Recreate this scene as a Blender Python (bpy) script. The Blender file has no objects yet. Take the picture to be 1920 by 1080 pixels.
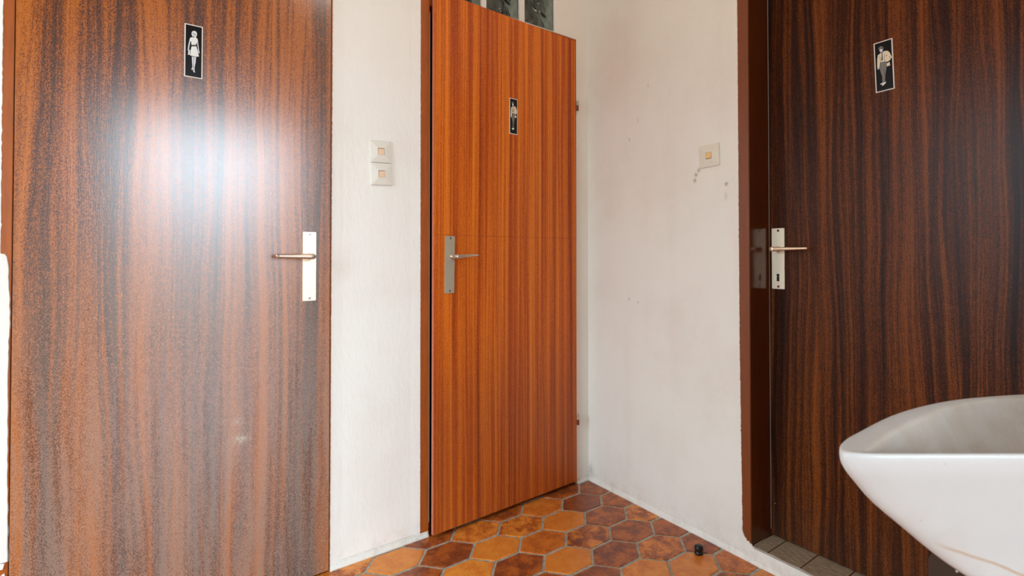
import bpy, bmesh, math, random
from mathutils import Vector, Matrix
random.seed(7)
SC = bpy.context.scene
COL = SC.collection

def srgb(r, g, b):
    f = lambda c: (c / 255 / 12.92) if c / 255 <= 0.04045 else ((c / 255 + 0.055) / 1.055) ** 2.4
    return (f(r), f(g), f(b), 1.0)

# ------------------------------------------------------------------ camera
CX, CY, CH = -1.6886, -1.7437, 1.05
YAW, PITCH = math.radians(35.6), math.radians(0.74)
cam_data = bpy.data.cameras.new('camera')
cam_data.sensor_width = 36.0
cam_data.lens = 957.0 / 1920 * 36
cam_data.shift_y = -0.03875
cam_data.clip_start = 0.02
cam_data.dof.use_dof = True
cam_data.dof.focus_distance = 2.0
cam_data.dof.aperture_fstop = 8.0
cam = bpy.data.objects.new('camera', cam_data)
cam.location = (CX, CY, CH)
cam.rotation_euler = (math.pi / 2 + PITCH, 0, -YAW)
COL.objects.link(cam)
SC.camera = cam

# ------------------------------------------------------------------ sky, daylight, exposure
SC.view_settings.view_transform = 'Standard'
SC.view_settings.look = 'None'
SC.view_settings.gamma = 1.0
SC.view_settings.use_curve_mapping = False
SC.view_settings.exposure = -0.12
SKY = 19.0
world = bpy.data.worlds.new('sky')
SC.world = world
world.use_nodes = True
wn, wl = world.node_tree.nodes, world.node_tree.links
wn.clear()
w_out = wn.new('ShaderNodeOutputWorld')
w_bg = wn.new('ShaderNodeBackground')
w_tc = wn.new('ShaderNodeTexCoord')
w_sep = wn.new('ShaderNodeSeparateXYZ')
w_map = wn.new('ShaderNodeMapRange')
w_map.inputs['From Min'].default_value = -1.0
w_map.inputs['From Max'].default_value = 1.0
w_ramp = wn.new('ShaderNodeValToRGB')
e = w_ramp.color_ramp.elements
e[0].position, e[0].color = 0.0, (0.16, 0.15, 0.135, 1)
e[1].position, e[1].color = 1.0, (0.62, 0.80, 1.0, 1)
k = e.new(0.49); k.color = (0.19, 0.215, 0.225, 1)
k = e.new(0.53); k.color = (0.38, 0.45, 0.52, 1)
k = e.new(0.57); k.color = (0.72, 0.88, 0.99, 1)
wl.new(w_tc.outputs['Generated'], w_sep.inputs[0])
wl.new(w_sep.outputs['Z'], w_map.inputs['Value'])
wl.new(w_map.outputs[0], w_ramp.inputs[0])
wl.new(w_ramp.outputs[0], w_bg.inputs['Color'])
w_bg.inputs['Strength'].default_value = SKY
wl.new(w_bg.outputs[0], w_out.inputs[0])

def portal(name, loc, rot, sx, sy):
    l = bpy.data.lights.new(name, 'AREA')
    l.shape = 'RECTANGLE'
    l.size, l.size_y = sx, sy
    l.cycles.is_portal = True
    o = bpy.data.objects.new(name, l)
    o.location, o.rotation_euler = loc, rot
    COL.objects.link(o)

RX0, RY0, CEIL = -3.3, -5.5, 2.9          # far ends of the lobby, ceiling height
WA = (-1.95, -0.15, 0.05, 2.75)           # glazed opening in the rear wall: x0, x1, z0, z1
WB = (-1.30, -0.35, 0.50, 2.30)           # window in the far left wall: y0, y1, z0, z1
portal('daylight_rear', ((WA[0] + WA[1]) / 2, RY0 - 0.1, (WA[2] + WA[3]) / 2), (math.pi / 2, 0, 0), WA[1] - WA[0], WA[3] - WA[2])
portal('daylight_side', (RX0 - 0.1, (WB[0] + WB[1]) / 2, (WB[2] + WB[3]) / 2), (math.pi / 2, 0, -math.pi / 2), WB[1] - WB[0], WB[3] - WB[2])

lamp = bpy.data.lights.new('ceiling_lamp', 'POINT')   # warm lamp on the lobby ceiling
lamp.energy, lamp.color, lamp.shadow_soft_size = 15.0, (1.0, 0.90, 0.80), 0.10
lamp_o = bpy.data.objects.new('ceiling_lamp', lamp)
lamp_o.location = (-0.85, -1.15, CEIL - 0.22)
COL.objects.link(lamp_o)

# ------------------------------------------------------------------ object helpers
def link(name, bm, mats, parent=None, loc=None, rot=None, smooth=False):
    me = bpy.data.meshes.new(name)
    bmesh.ops.recalc_face_normals(bm, faces=bm.faces)
    bm.to_mesh(me)
    bm.free()
    for m in (mats if isinstance(mats, (list, tuple)) else [mats]):
        me.materials.append(m)
    if smooth:
        for p in me.polygons:
            p.use_smooth = True
    o = bpy.data.objects.new(name, me)
    COL.objects.link(o)
    if parent is not None:
        o.parent = parent
    if loc is not None:
        o.location = loc
    if rot is not None:
        o.rotation_euler = rot
    return o

def structure(o):
    o['kind'] = 'structure'
    return o

def thing(o, label, cat, group=None):
    o['label'], o['category'] = label, cat
    if group:
        o['group'] = group
    return o

def empty(name, loc, rot=(0, 0, 0)):
    o = bpy.data.objects.new(name, None)
    o.empty_display_size = 0.05
    o.location, o.rotation_euler = loc, rot
    COL.objects.link(o)
    return o

def box(bm, x0, x1, y0, y1, z0, z1, mi=0, bevel=0.0, seg=2):
    vs = [bm.verts.new(p) for p in ((x0, y0, z0), (x1, y0, z0), (x1, y1, z0), (x0, y1, z0),
                                     (x0, y0, z1), (x1, y0, z1), (x1, y1, z1), (x0, y1, z1))]
    fs = [bm.faces.new([vs[i] for i in q]) for q in ((0, 3, 2, 1), (4, 5, 6, 7), (0, 1, 5, 4), (1, 2, 6, 5), (2, 3, 7, 6), (3, 0, 4, 7))]
    for f in fs:
        f.material_index = mi
    if bevel:
        es = list({ed for f in fs for ed in f.edges})
        bmesh.ops.bevel(bm, geom=es, offset=bevel, segments=seg, affect='EDGES', profile=0.5)
    return fs

def prism(bm, pts, y0, y1, mi=0):
    """outline in local x-z, extruded along y"""
    a = [bm.verts.new((p[0], y0, p[1])) for p in pts]
    b = [bm.verts.new((p[0], y1, p[1])) for p in pts]
    n = len(pts)
    fs = [bm.faces.new(a), bm.faces.new(b[::-1])]
    for i in range(n):
        fs.append(bm.faces.new((a[i], b[i], b[(i + 1) % n], a[(i + 1) % n])))
    for f in fs:
        f.material_index = mi
    return fs

def disc(bm, cx, cz, r, y0, y1, n=20, mi=0, bevel=0.0):
    pts = [(cx + r * math.cos(2 * math.pi * i / n), cz + r * math.sin(2 * math.pi * i / n)) for i in range(n)]
    fs = prism(bm, pts, y0, y1, mi)
    if bevel:
        front = fs[0] if y0 < y1 else fs[1]
        bmesh.ops.bevel(bm, geom=list(front.edges), offset=bevel, segments=2, affect='EDGES')

def loft(bm, rings, cap0=True, cap1=True, mi=0):
    vr = [[bm.verts.new(p) for p in r] for r in rings]
    n = len(rings[0])
    for a, b in zip(vr, vr[1:]):
        for i in range(n):
            bm.faces.new((a[i], a[(i + 1) % n], b[(i + 1) % n], b[i])).material_index = mi
    if cap0:
        bm.faces.new(vr[0][::-1]).material_index = mi
    if cap1:
        bm.faces.new(vr[-1]).material_index = mi

# ------------------------------------------------------------------ material helpers
class Nodes:
    def __init__(self, name):
        self.m = bpy.data.materials.new(name)
        self.m.use_nodes = True
        self.t = self.m.node_tree
        self.t.nodes.clear()
        self.out = self.t.nodes.new('ShaderNodeOutputMaterial')
        self.b = self.t.nodes.new('ShaderNodeBsdfPrincipled')
        self.t.links.new(self.b.outputs[0], self.out.inputs[0])
    def put(self, sock, v):
        if isinstance(v, bpy.types.NodeSocket):
            self.t.links.new(v, sock)
        else:
            sock.default_value = v
    def p(self, **kw):
        for k, v in kw.items():
            self.put(self.b.inputs[k.replace('_', ' ')], v)
        return self
    def obj(self):
        return self.t.nodes.new('ShaderNodeTexCoord').outputs['Object']
    def sep(self, v):
        n = self.t.nodes.new('ShaderNodeSeparateXYZ')
        self.put(n.inputs[0], v)
        return n.outputs
    def comb(self, x=0.0, y=0.0, z=0.0):
        n = self.t.nodes.new('ShaderNodeCombineXYZ')
        for i, v in enumerate((x, y, z)):
            self.put(n.inputs[i], v)
        return n.outputs[0]
    def math(self, op, a, b=0.0, c=0.0):
        n = self.t.nodes.new('ShaderNodeMath')
        n.operation = op
        for i, v in enumerate((a, b, c)):
            self.put(n.inputs[i], v)
        return n.outputs[0]
    def noise(self, vec, scale=1.0, detail=2.0, rough=0.5, dist=0.0):
        n = self.t.nodes.new('ShaderNodeTexNoise')
        self.put(n.inputs['Vector'], vec)
        self.put(n.inputs['Scale'], scale)
        n.inputs['Detail'].default_value = detail
        n.inputs['Roughness'].default_value = rough
        n.inputs['Distortion'].default_value = dist
        return n.outputs['Fac']
    def ramp(self, fac, stops, interp='LINEAR'):
        n = self.t.nodes.new('ShaderNodeValToRGB')
        n.color_ramp.interpolation = interp
        el = n.color_ramp.elements
        while len(el) < len(stops):
            el.new(0.5)
        for e_, (pos, col) in zip(el, stops):
            e_.position = pos
            e_.color = col
        self.put(n.inputs[0], fac)
        return n.outputs[0]
    def mix(self, fac, a, b, mode='MIX'):
        n = self.t.nodes.new('ShaderNodeMix')
        n.data_type = 'RGBA'
        n.blend_type = mode
        self.put(n.inputs[0], fac)
        self.put(n.inputs[6], a)
        self.put(n.inputs[7], b)
        return n.outputs[2]
    def rng(self, v, a, b, c=0.0, d=1.0):
        n = self.t.nodes.new('ShaderNodeMapRange')
        n.interpolation_type = 'SMOOTHSTEP'
        for i, x in zip((0, 1, 2, 3, 4), (v, a, b, c, d)):
            self.put(n.inputs[i], x)
        return n.outputs[0]
    def bump(self, h, strength=0.3, dist=0.002, prev=None):
        n = self.t.nodes.new('ShaderNodeBump')
        n.inputs['Strength'].default_value = strength
        n.inputs['Distance'].default_value = dist
        self.put(n.inputs['Height'], h)
        if prev is not None:
            self.put(n.inputs['Normal'], prev)
        return n.outputs[0]
    def spots(self, px, pz, pts):
        """sum of soft blobs at (x, z, rx, rz, amount) in a plane"""
        tot = 0.0
        for (x, z, rx, rz, am) in pts:
            dx = self.math('DIVIDE', self.math('SUBTRACT', px, x), rx)
            dz = self.math('DIVIDE', self.math('SUBTRACT', pz, z), rz)
            d = self.math('ADD', self.math('MULTIPLY', dx, dx), self.math('MULTIPLY', dz, dz))
            s = self.math('MULTIPLY', self.math('EXPONENT', self.math('MULTIPLY', d, -1.0)), am)
            tot = self.math('MAXIMUM', tot, s)
        return tot

def plain(name, col, rough=0.5, metal=0.0, **kw):
    n = Nodes(name)
    n.p(Base_Color=col, Roughness=rough, Metallic=metal, **kw)
    return n.m

def plaster(name, plane, marks, base, grime):
    n = Nodes(name)
    c = n.obj()
    x, y, z = n.sep(c)
    h1 = n.noise(n.comb(n.math('MULTIPLY', x, 60.0), n.math('MULTIPLY', y, 60.0), n.math('MULTIPLY', z, 24.0)), 1.0, 4.0, 0.6)
    h2 = n.noise(c, 220.0, 2.0)
    h3 = n.noise(c, 7.0, 3.0)
    nb = n.bump(h1, 0.35, 0.004)
    nb = n.bump(h2, 0.12, 0.002, nb)
    nb = n.bump(h3, 0.25, 0.01, nb)
    patch = n.rng(n.noise(c, 2.6, 4.0, 0.6), 0.42, 0.72)
    col = n.mix(n.math('MULTIPLY', patch, 0.45), base, grime)
    streak = n.rng(n.noise(n.comb(n.math('MULTIPLY', x, 14.0), n.math('MULTIPLY', y, 14.0), n.math('MULTIPLY', z, 1.2)), 1.0, 3.0), 0.52, 0.8)
    col = n.mix(n.math('MULTIPLY', streak, 0.25), col, grime)
    # scuffed and splashed band close to the floor
    low = n.math('MULTIPLY', n.rng(z, 0.10, 0.0), n.rng(n.noise(c, 22.0, 5.0, 0.7), 0.45, 0.7))
    col = n.mix(n.math('MULTIPLY', low, 0.28), col, srgb(176, 148, 120))
    speck = n.rng(n.noise(c, 75.0, 2.0), 0.775, 0.83)
    col = n.mix(n.math('MULTIPLY', speck, 0.5), col, srgb(120, 95, 75))
    if marks:
        s = n.spots(x if plane == 'x' else y, z, marks)
        s = n.math('MULTIPLY', s, n.rng(n.noise(c, 160.0, 3.0), 0.3, 0.6, 0.35, 1.0))
        col = n.mix(s, col, srgb(62, 52, 44))
    n.p(Base_Color=col, Roughness=0.55, Normal=nb)
    n.b.inputs['Specular IOR Level'].default_value = 0.3
    return n.m

def veneer(name, warp_x, warp_z, warp, bands, dark, mid, light, contrast=(0.34, 0.5, 0.66), rough=0.3, greyed=None, seed=0.0,
           spec=0.5, dark_spots=None, pale_spots=None, coat=0.0, joint=None, grain=0.42, specks=0.0):
    n = Nodes(name)
    x, y, z = n.sep(n.obj())
    mul, add, sub = (lambda a, b: n.math('MULTIPLY', a, b)), (lambda a, b: n.math('ADD', a, b)), (lambda a, b: n.math('SUBTRACT', a, b))
    w1 = n.noise(n.comb(mul(x, warp_x), seed, mul(z, warp_z)), 1.0, 2.0, 0.5)
    w2 = n.noise(n.comb(mul(x, warp_x * 4), seed + 3.0, mul(z, warp_z * 2.6)), 1.0, 2.0, 0.5)
    u = add(x, add(mul(sub(w1, 0.5), warp), mul(sub(w2, 0.5), warp * 0.22)))
    b1 = n.noise(n.comb(mul(u, bands), seed + 5.0, mul(z, 0.35)), 1.0, 3.0, 0.55)
    b2 = n.noise(n.comb(mul(u, bands * 3.6), seed + 9.0, mul(z, 0.9)), 1.0, 2.0, 0.5)
    fib = n.noise(n.comb(mul(x, 420.0), seed, mul(z, 26.0)), 1.0, 2.0, 0.6)
    grit = n.noise(n.comb(mul(x, 520.0), seed, mul(z, 300.0)), 1.0, 1.0, 0.6)
    b3 = n.noise(n.comb(mul(u, bands * 9.0), seed + 13.0, mul(z, 1.6)), 1.0, 1.0, 0.5)
    v = add(add(mul(b1, 0.60), mul(b2, 0.28)), mul(b3, 0.12))
    v = add(v, mul(sub(fib, 0.5), 0.14))
    v = add(v, mul(sub(grit, 0.5), grain))
    col = n.ramp(v, [(contrast[0], dark), (contrast[1], mid), (contrast[2], light)])
    pore = n.rng(n.noise(n.comb(mul(x, 900.0), seed + 2, mul(z, 90.0)), 1.0, 1.0), 0.62, 0.72)
    col = n.mix(mul(pore, 0.45), col, dark)
    r = add(rough, mul(sub(grit, 0.5), 0.16))
    if joint is not None:
        j = mul(n.rng(n.math('ABSOLUTE', sub(z, joint)), 0.004, 0.0), n.rng(fib, 0.4, 0.6))
        col = n.mix(mul(j, 0.5), col, dark)
    if greyed:
        wz0, wz1, wcol, wamt = greyed
        st = n.noise(n.comb(mul(u, bands * 2.2), seed + 21.0, mul(z, 2.6)), 1.0, 4.0, 0.6)
        wv = n.math('SMOOTH_MIN', n.rng(z, wz1, wz0), n.rng(add(mul(st, 0.5), mul(grit, 0.5)), 0.30, 0.66), 0.3)
        col = n.mix(mul(wv, wamt), col, wcol)
        r = add(r, mul(wv, 0.10))
    if specks:
        sk = mul(n.rng(n.noise(n.obj(), 75.0, 2.0), 0.74, 0.79), n.rng(z, 0.75, 0.1, 0.15, 1.0))
        col = n.mix(mul(sk, specks), col, srgb(170, 155, 140))
    if dark_spots:
        col = n.mix(n.spots(x, z, dark_spots), col, dark)
    if pale_spots:
        s = mul(n.spots(x, z, pale_spots), n.rng(n.noise(n.obj(), 130.0, 3.0), 0.35, 0.6))
        col = n.mix(s, col, srgb(196, 180, 160))
    h = add(mul(fib, 0.6), mul(grit, 0.4))
    n.p(Base_Color=col, Roughness=r, Normal=n.bump(h, 0.12, 0.001))
    n.b.inputs['Specular IOR Level'].default_value = spec
    if coat:
        n.b.inputs['Coat Weight'].default_value = coat
        n.b.inputs['Coat Roughness'].default_value = 0.19
    return n.m

# ------------------------------------------------------------------ materials
M_wall_l = plaster('plaster_wall_facing', 'x', [], srgb(241, 239, 232), srgb(232, 223, 212))
M_wall_r = plaster('plaster_wall_side', 'y', [
    (-0.5814, 1.3528, 0.006, 0.008, 0.7), (-0.5760, 1.332, 0.006, 0.007, 0.7), (-0.5930, 1.369, 0.006, 0.008, 0.6),
    (-0.7060, 1.3043, 0.006, 0.006, 0.8), (-0.704, 1.262, 0.006, 0.014, 0.25), (-0.254, 1.5466, 0.003, 0.006, 0.6),
    (-0.356, 1.7545, 0.003, 0.008, 0.35), (-0.30, 1.62, 0.003, 0.01, 0.3), (-0.013, 0.045, 0.02, 0.03, 0.45),
    (-0.25, 0.86, 0.005, 0.005, 0.5), (-0.30, 0.85, 0.004, 0.004, 0.5)], srgb(231, 229, 219), srgb(219, 210, 196))
M_paint = plain('white_emulsion', srgb(228, 222, 214), 0.5)
M_ceiling = plain('wooden_ceiling', srgb(150, 122, 96), 0.6)
M_dark_room = plain('unlit_room', srgb(95, 90, 84), 0.8)

def frame_paint(name, col, rough):
    n = Nodes(name)
    c = n.obj()
    x, y, z = n.sep(c)
    s = n.rng(n.noise(n.comb(n.math('MULTIPLY', x, 90.0), n.math('MULTIPLY', y, 90.0), n.math('MULTIPLY', z, 9.0)), 1.0, 4.0, 0.65), 0.4, 0.7)
    chip = n.rng(n.noise(c, 140.0, 2.0), 0.74, 0.80)
    cc = n.mix(n.math('MULTIPLY', s, 0.22), col, srgb(60, 28, 12))
    cc = n.mix(n.math('MULTIPLY', chip, 0.6), cc, srgb(170, 130, 95))
    n.p(Base_Color=cc, Roughness=rough, Normal=n.bump(n.noise(c, 40.0, 3.0), 0.1, 0.003))
    return n.m
M_frame = frame_paint('brown_frame_paint', srgb(166, 84, 22), 0.35)
M_frame_dark = frame_paint('dark_brown_frame_paint', srgb(122, 60, 18), 0.4)
M_frame_reveal = frame_paint('gloss_brown_reveal_paint', srgb(96, 47, 17), 0.17)

M_door_lady = veneer('greyed_mahogany_veneer', 5.0, 0.75, 0.10, 22.0, srgb(70, 44, 33), srgb(138, 70, 20), srgb(184, 102, 28),
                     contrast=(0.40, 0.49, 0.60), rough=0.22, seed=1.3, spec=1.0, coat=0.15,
                     greyed=(0.0, 1.40, srgb(142, 128, 117), 0.74), grain=0.44,  # streaky grey mixed into the veneer, stronger towards the bottom
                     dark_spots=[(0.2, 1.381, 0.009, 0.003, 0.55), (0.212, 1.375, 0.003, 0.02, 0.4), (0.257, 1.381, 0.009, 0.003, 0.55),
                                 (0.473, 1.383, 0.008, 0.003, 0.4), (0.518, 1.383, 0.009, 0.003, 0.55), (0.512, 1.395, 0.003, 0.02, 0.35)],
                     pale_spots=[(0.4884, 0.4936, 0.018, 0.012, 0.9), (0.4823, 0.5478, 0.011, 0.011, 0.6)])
M_door_mid = veneer('orange_sapele_veneer', 2.0, 0.4, 0.035, 34.0, srgb(124, 42, 6), srgb(190, 84, 16), srgb(232, 130, 34),
                    contrast=(0.37, 0.49, 0.63), rough=0.36, seed=6.1, spec=0.35, grain=0.44,
                    greyed=(0.0, 0.9, srgb(128, 74, 44), 0.45), joint=1.125)
M_door_right = veneer('dark_mahogany_veneer', 5.0, 0.75, 0.095, 28.0, srgb(30, 13, 7), srgb(68, 32, 11), srgb(126, 66, 22),
                      contrast=(0.39, 0.50, 0.63), rough=0.32, seed=12.7, spec=0.13, grain=0.30, specks=0.6,
                      greyed=(-0.1, 0.3, srgb(96, 72, 56), 0.25))
M_edge = plain('raw_veneer_edge', srgb(196, 118, 92), 0.5)
M_edge_dark = plain('dark_door_edge', srgb(52, 24, 12), 0.5)
M_highlight = plain('grey_edge_highlight', srgb(150, 148, 142), 0.4)  # pale grey that stands in for light caught on edges

def metal(name, col, rough, speck=0.0):
    n = Nodes(name)
    c = n.obj()
    x, y, z = n.sep(c)
    br = n.noise(n.comb(n.math('MULTIPLY', x, 900.0), y, n.math('MULTIPLY', z, 30.0)), 1.0, 2.0)
    cc = col
    if speck:
        cc = n.mix(n.math('MULTIPLY', n.rng(n.noise(c, 420.0, 2.0), 0.62, 0.74), speck), col, srgb(110, 92, 66))
    n.p(Base_Color=cc, Metallic=0.7, Roughness=n.math('ADD', rough, n.math('MULTIPLY', n.math('SUBTRACT', br, 0.5), 0.12)))
    return n.m
M_plate_a = metal('champagne_aluminium', srgb(240, 228, 204), 0.42)
M_plate_b = metal('brushed_nickel', srgb(190, 182, 160), 0.5)
M_plate_c = metal('pitted_aluminium', srgb(232, 218, 194), 0.48, 0.5)
M_lever = metal('polished_lever_metal', srgb(198, 180, 160), 0.24)
M_lever_c = metal('satin_lever_metal', srgb(226, 196, 166), 0.4)
M_steel = metal('hinge_steel', srgb(190, 188, 182), 0.25)
M_brass = plain('copper_brown_knuckle', srgb(120, 60, 38), 0.4, 0.3)
M_black = plain('black_void', srgb(14, 12, 11), 0.7)
M_rubber = plain('black_rubber', srgb(22, 20, 22), 0.42)
M_cover = plain('olive_brown_plastic', srgb(64, 42, 20), 0.45)

M_sw_plate = plain('aged_white_switch_plastic', srgb(226, 222, 210), 0.38)
M_sw_plate_c = plain('yellowed_switch_plastic', srgb(222, 216, 200), 0.38)
M_sw_rocker = plain('salmon_rocker', srgb(238, 204, 172), 0.4)
M_sw_rocker_c = plain('amber_rocker', srgb(232, 192, 128), 0.4)
M_sw_gap = plain('switch_shadow_gap', srgb(120, 100, 82), 0.6)

M_sign_border = plain('sign_white_border', srgb(226, 216, 208), 0.4)
M_sign_black = plain('sign_black_enamel', srgb(8, 9, 12), 0.18, Specular_IOR_Level=0.3)
M_ink_white = plain('sign_white_ink', srgb(228, 228, 222), 0.45)
M_ink_cream = plain('sign_cream_ink', srgb(226, 212, 182), 0.45)
M_ink_grey = plain('sign_grey_ink', srgb(118, 112, 104), 0.45)
M_ink_skin = plain('sign_pale_ink', srgb(206, 208, 212), 0.45)
M_ink_black = plain('sign_black_line', srgb(20, 18, 18), 0.45)

def tile_mat():
    n = Nodes('glazed_terracotta_tile')
    at = n.t.nodes.new('ShaderNodeAttribute')
    at.attribute_name = 'tone'
    tone = n.sep(at.outputs['Color'])
    c = n.obj()
    off = n.t.nodes.new('ShaderNodeVectorMath')
    off.operation = 'ADD'
    n.put(off.inputs[0], c)
    n.put(off.inputs[1], n.comb(n.math('MULTIPLY', tone[1], 37.0), n.math('MULTIPLY', tone[1], 11.0), 0.0))
    cc = off.outputs[0]
    blot = n.rng(n.noise(cc, 17.0, 5.0, 0.72), 0.38, 0.64)
    fine = n.rng(n.noise(cc, 230.0, 3.0, 0.7), 0.38, 0.64)
    t = n.math('ADD', tone[0], n.math('MULTIPLY', n.math('SUBTRACT', blot, 0.5), n.math('MULTIPLY', tone[2], 0.9)))
    t = n.math('ADD', t, n.math('MULTIPLY', n.math('SUBTRACT', fine, 0.5), n.math('ADD', 0.16, n.math('MULTIPLY', tone[2], 0.6))))
    col = n.ramp(t, [(0.0, srgb(228, 150, 62)), (0.35, srgb(206, 112, 36)), (0.68, srgb(156, 78, 34)), (1.0, srgb(108, 52, 30))])
    sp = n.rng(n.noise(c, 330.0, 1.0), 0.70, 0.76)
    col = n.mix(n.math('MULTIPLY', sp, 0.6), col, srgb(60, 34, 22))
    n.p(Base_Color=col, Roughness=n.math('ADD', 0.26, n.math('MULTIPLY', fine, 0.16)), Normal=n.bump(n.noise(c, 60.0, 3.0), 0.12, 0.004))
    return n.m
M_tile = tile_mat()
def grout_mat():
    n = Nodes('grey_grout')
    c = n.obj()
    col = n.ramp(n.noise(c, 60.0, 4.0, 0.65), [(0.3, srgb(138, 130, 112)), (0.7, srgb(190, 182, 164))])
    n.p(Base_Color=col, Roughness=0.85, Normal=n.bump(n.noise(c, 300.0, 3.0), 0.4, 0.002))
    return n.m
M_grout = grout_mat()
def slate_mat():
    n = Nodes('grey_brown_ribbed_tile')
    c = n.obj()
    x, y, z = n.sep(c)
    rib = n.noise(n.comb(n.math('MULTIPLY', x, 190.0), n.math('MULTIPLY', y, 40.0), z), 1.0, 3.0, 0.6)
    col = n.ramp(rib, [(0.3, srgb(128, 108, 84)), (0.7, srgb(186, 166, 138))])
    n.p(Base_Color=col, Roughness=0.6, Normal=n.bump(rib, 0.5, 0.002))
    return n.m
M_slate = slate_mat()
M_slate_joint = plain('brown_joint', srgb(92, 60, 34), 0.8)

def porcelain_mat():
    n = Nodes('aged_white_porcelain')
    c = n.obj()
    x, y, z = n.sep(c)
    mott = n.rng(n.noise(c, 9.0, 4.0, 0.65), 0.45, 0.8)
    col = n.mix(n.math('MULTIPLY', mott, 0.3), srgb(200, 199, 196), srgb(184, 173, 161))
    sp = n.rng(n.noise(n.comb(n.math('MULTIPLY', x, 60.0), n.math('MULTIPLY', y, 60.0), n.math('MULTIPLY', z, 130.0)), 1.0, 2.0), 0.72, 0.79)
    col = n.mix(n.math('MULTIPLY', sp, 0.4), col, srgb(150, 122, 92))
    # brown film of dirt left inside the bowl
    geo = n.t.nodes.new('ShaderNodeAttribute')
    geo.attribute_name = 'grime'
    film = n.math('MULTIPLY', n.sep(geo.outputs['Color'])[0], n.rng(n.noise(c, 26.0, 5.0, 0.7), 0.25, 0.8, 0.35, 1.0))
    col = n.mix(n.math('MULTIPLY', film, 0.75), col, srgb(176, 156, 136))
    # rust line left by water dripping along the underside
    d = n.math('SUBTRACT', z, n.math('SUBTRACT', 0.715, n.math('MULTIPLY', n.math('ADD', x, 0.30), 0.40)))
    d = n.math('ADD', d, n.math('MULTIPLY', n.math('SUBTRACT', n.noise(c, 24.0, 2.0), 0.5), 0.006))
    ln = n.math('MULTIPLY', n.rng(n.math('ABSOLUTE', d), 0.0035, 0.0), n.rng(x, -0.325, -0.29))
    col = n.mix(n.math('MULTIPLY', ln, 0.6), col, srgb(176, 132, 78))
    n.p(Base_Color=col, Roughness=0.34)
    return n.m
M_porc = porcelain_mat()

def block_mat():
    n = Nodes('wavy_glass_block')
    c = n.obj()
    h = n.noise(c, 9.0, 0.0, 0.5, 1.2)
    n.t.nodes.remove(n.b)
    g = n.t.nodes.new('ShaderNodeBsdfGlass')
    g.inputs['Color'].default_value = (0.96, 0.99, 0.975, 1)
    g.inputs['Roughness'].default_value = 0.03
    g.inputs['IOR'].default_value = 1.45
    n.t.links.new(n.bump(h, 0.55, 0.04), g.inputs['Normal'])
    n.t.links.new(g.outputs[0], n.out.inputs[0])
    return n.m
M_block = block_mat()
def block_side_mat():
    n = Nodes('frosted_block_edge')
    c = n.obj()
    w = n.noise(c, 16.0, 2.0, 0.5, 2.0)
    n.p(Base_Color=n.ramp(w, [(0.3, srgb(206, 218, 208)), (0.7, srgb(244, 248, 242))]), Roughness=0.3)
    return n.m
M_block_side = block_side_mat()
# figures of the pictograms, outlines in units of the sign's width and height
WOMAN= {'hair': [(-0.125, 0.351), (-0.064, 0.375), (0.012, 0.388), (0.102, 0.385), (0.165, 0.357), (0.174, 0.321), (0.134, 0.287), (0.079, 0.264), (0.024, 0.269), (0.036, 0.317), (-0.021, 0.347)], 'face': [(-0.131, 0.323), (-0.097, 0.351), (-0.028, 0.346), (0.029, 0.319), (0.017, 0.279), (-0.039, 0.27), (-0.102, 0.292)], 'dress': [(-0.179, 0.246), (-0.059, 0.263), (-0.017, 0.254), (0.051, 0.271), (0.131, 0.269), (0.201, 0.249), (0.239, 0.195), (0.17, 0.18), (0.137, 0.137), (-0.115, 0.111), (-0.131, 0.168), (-0.246, 0.187)], 'arm_a': [(-0.246, 0.179), (-0.176, 0.17), (-0.225, 0.079), (-0.25, -0.001), (-0.298, -0.017), (-0.319, 0.006), (-0.295, 0.086)], 'arm_b': [(0.18, 0.178), (0.239, 0.188), (0.267, 0.113), (0.299, 0.029), (0.335, -0.005), (0.294, -0.023), (0.247, 0.007), (0.219, 0.098)], 'skirt': [(-0.108, 0.097), (0.128, 0.118), (0.211, 0.036), (0.297, -0.081), (0.148, -0.093), (-0.044, -0.094), (-0.19, -0.089), (-0.169, -0.014)], 'bag': [(-0.274, -0.003), (-0.195, 0.018), (-0.205, -0.08), (-0.305, -0.086)], 'leg_a': [(-0.096, -0.107), (0.005, -0.103), (-0.004, -0.198), (-0.018, -0.297), (0.002, -0.344), (-0.067, -0.358), (-0.11, -0.349), (-0.059, -0.299), (-0.082, -0.191)], 'leg_b': [(0.026, -0.104), (0.138, -0.098), (0.118, -0.203), (0.07, -0.292), (0.065, -0.347), (0.092, -0.4), (0.046, -0.397), (-0.032, -0.371), (0.009, -0.35), (0.009, -0.198)]}
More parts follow.
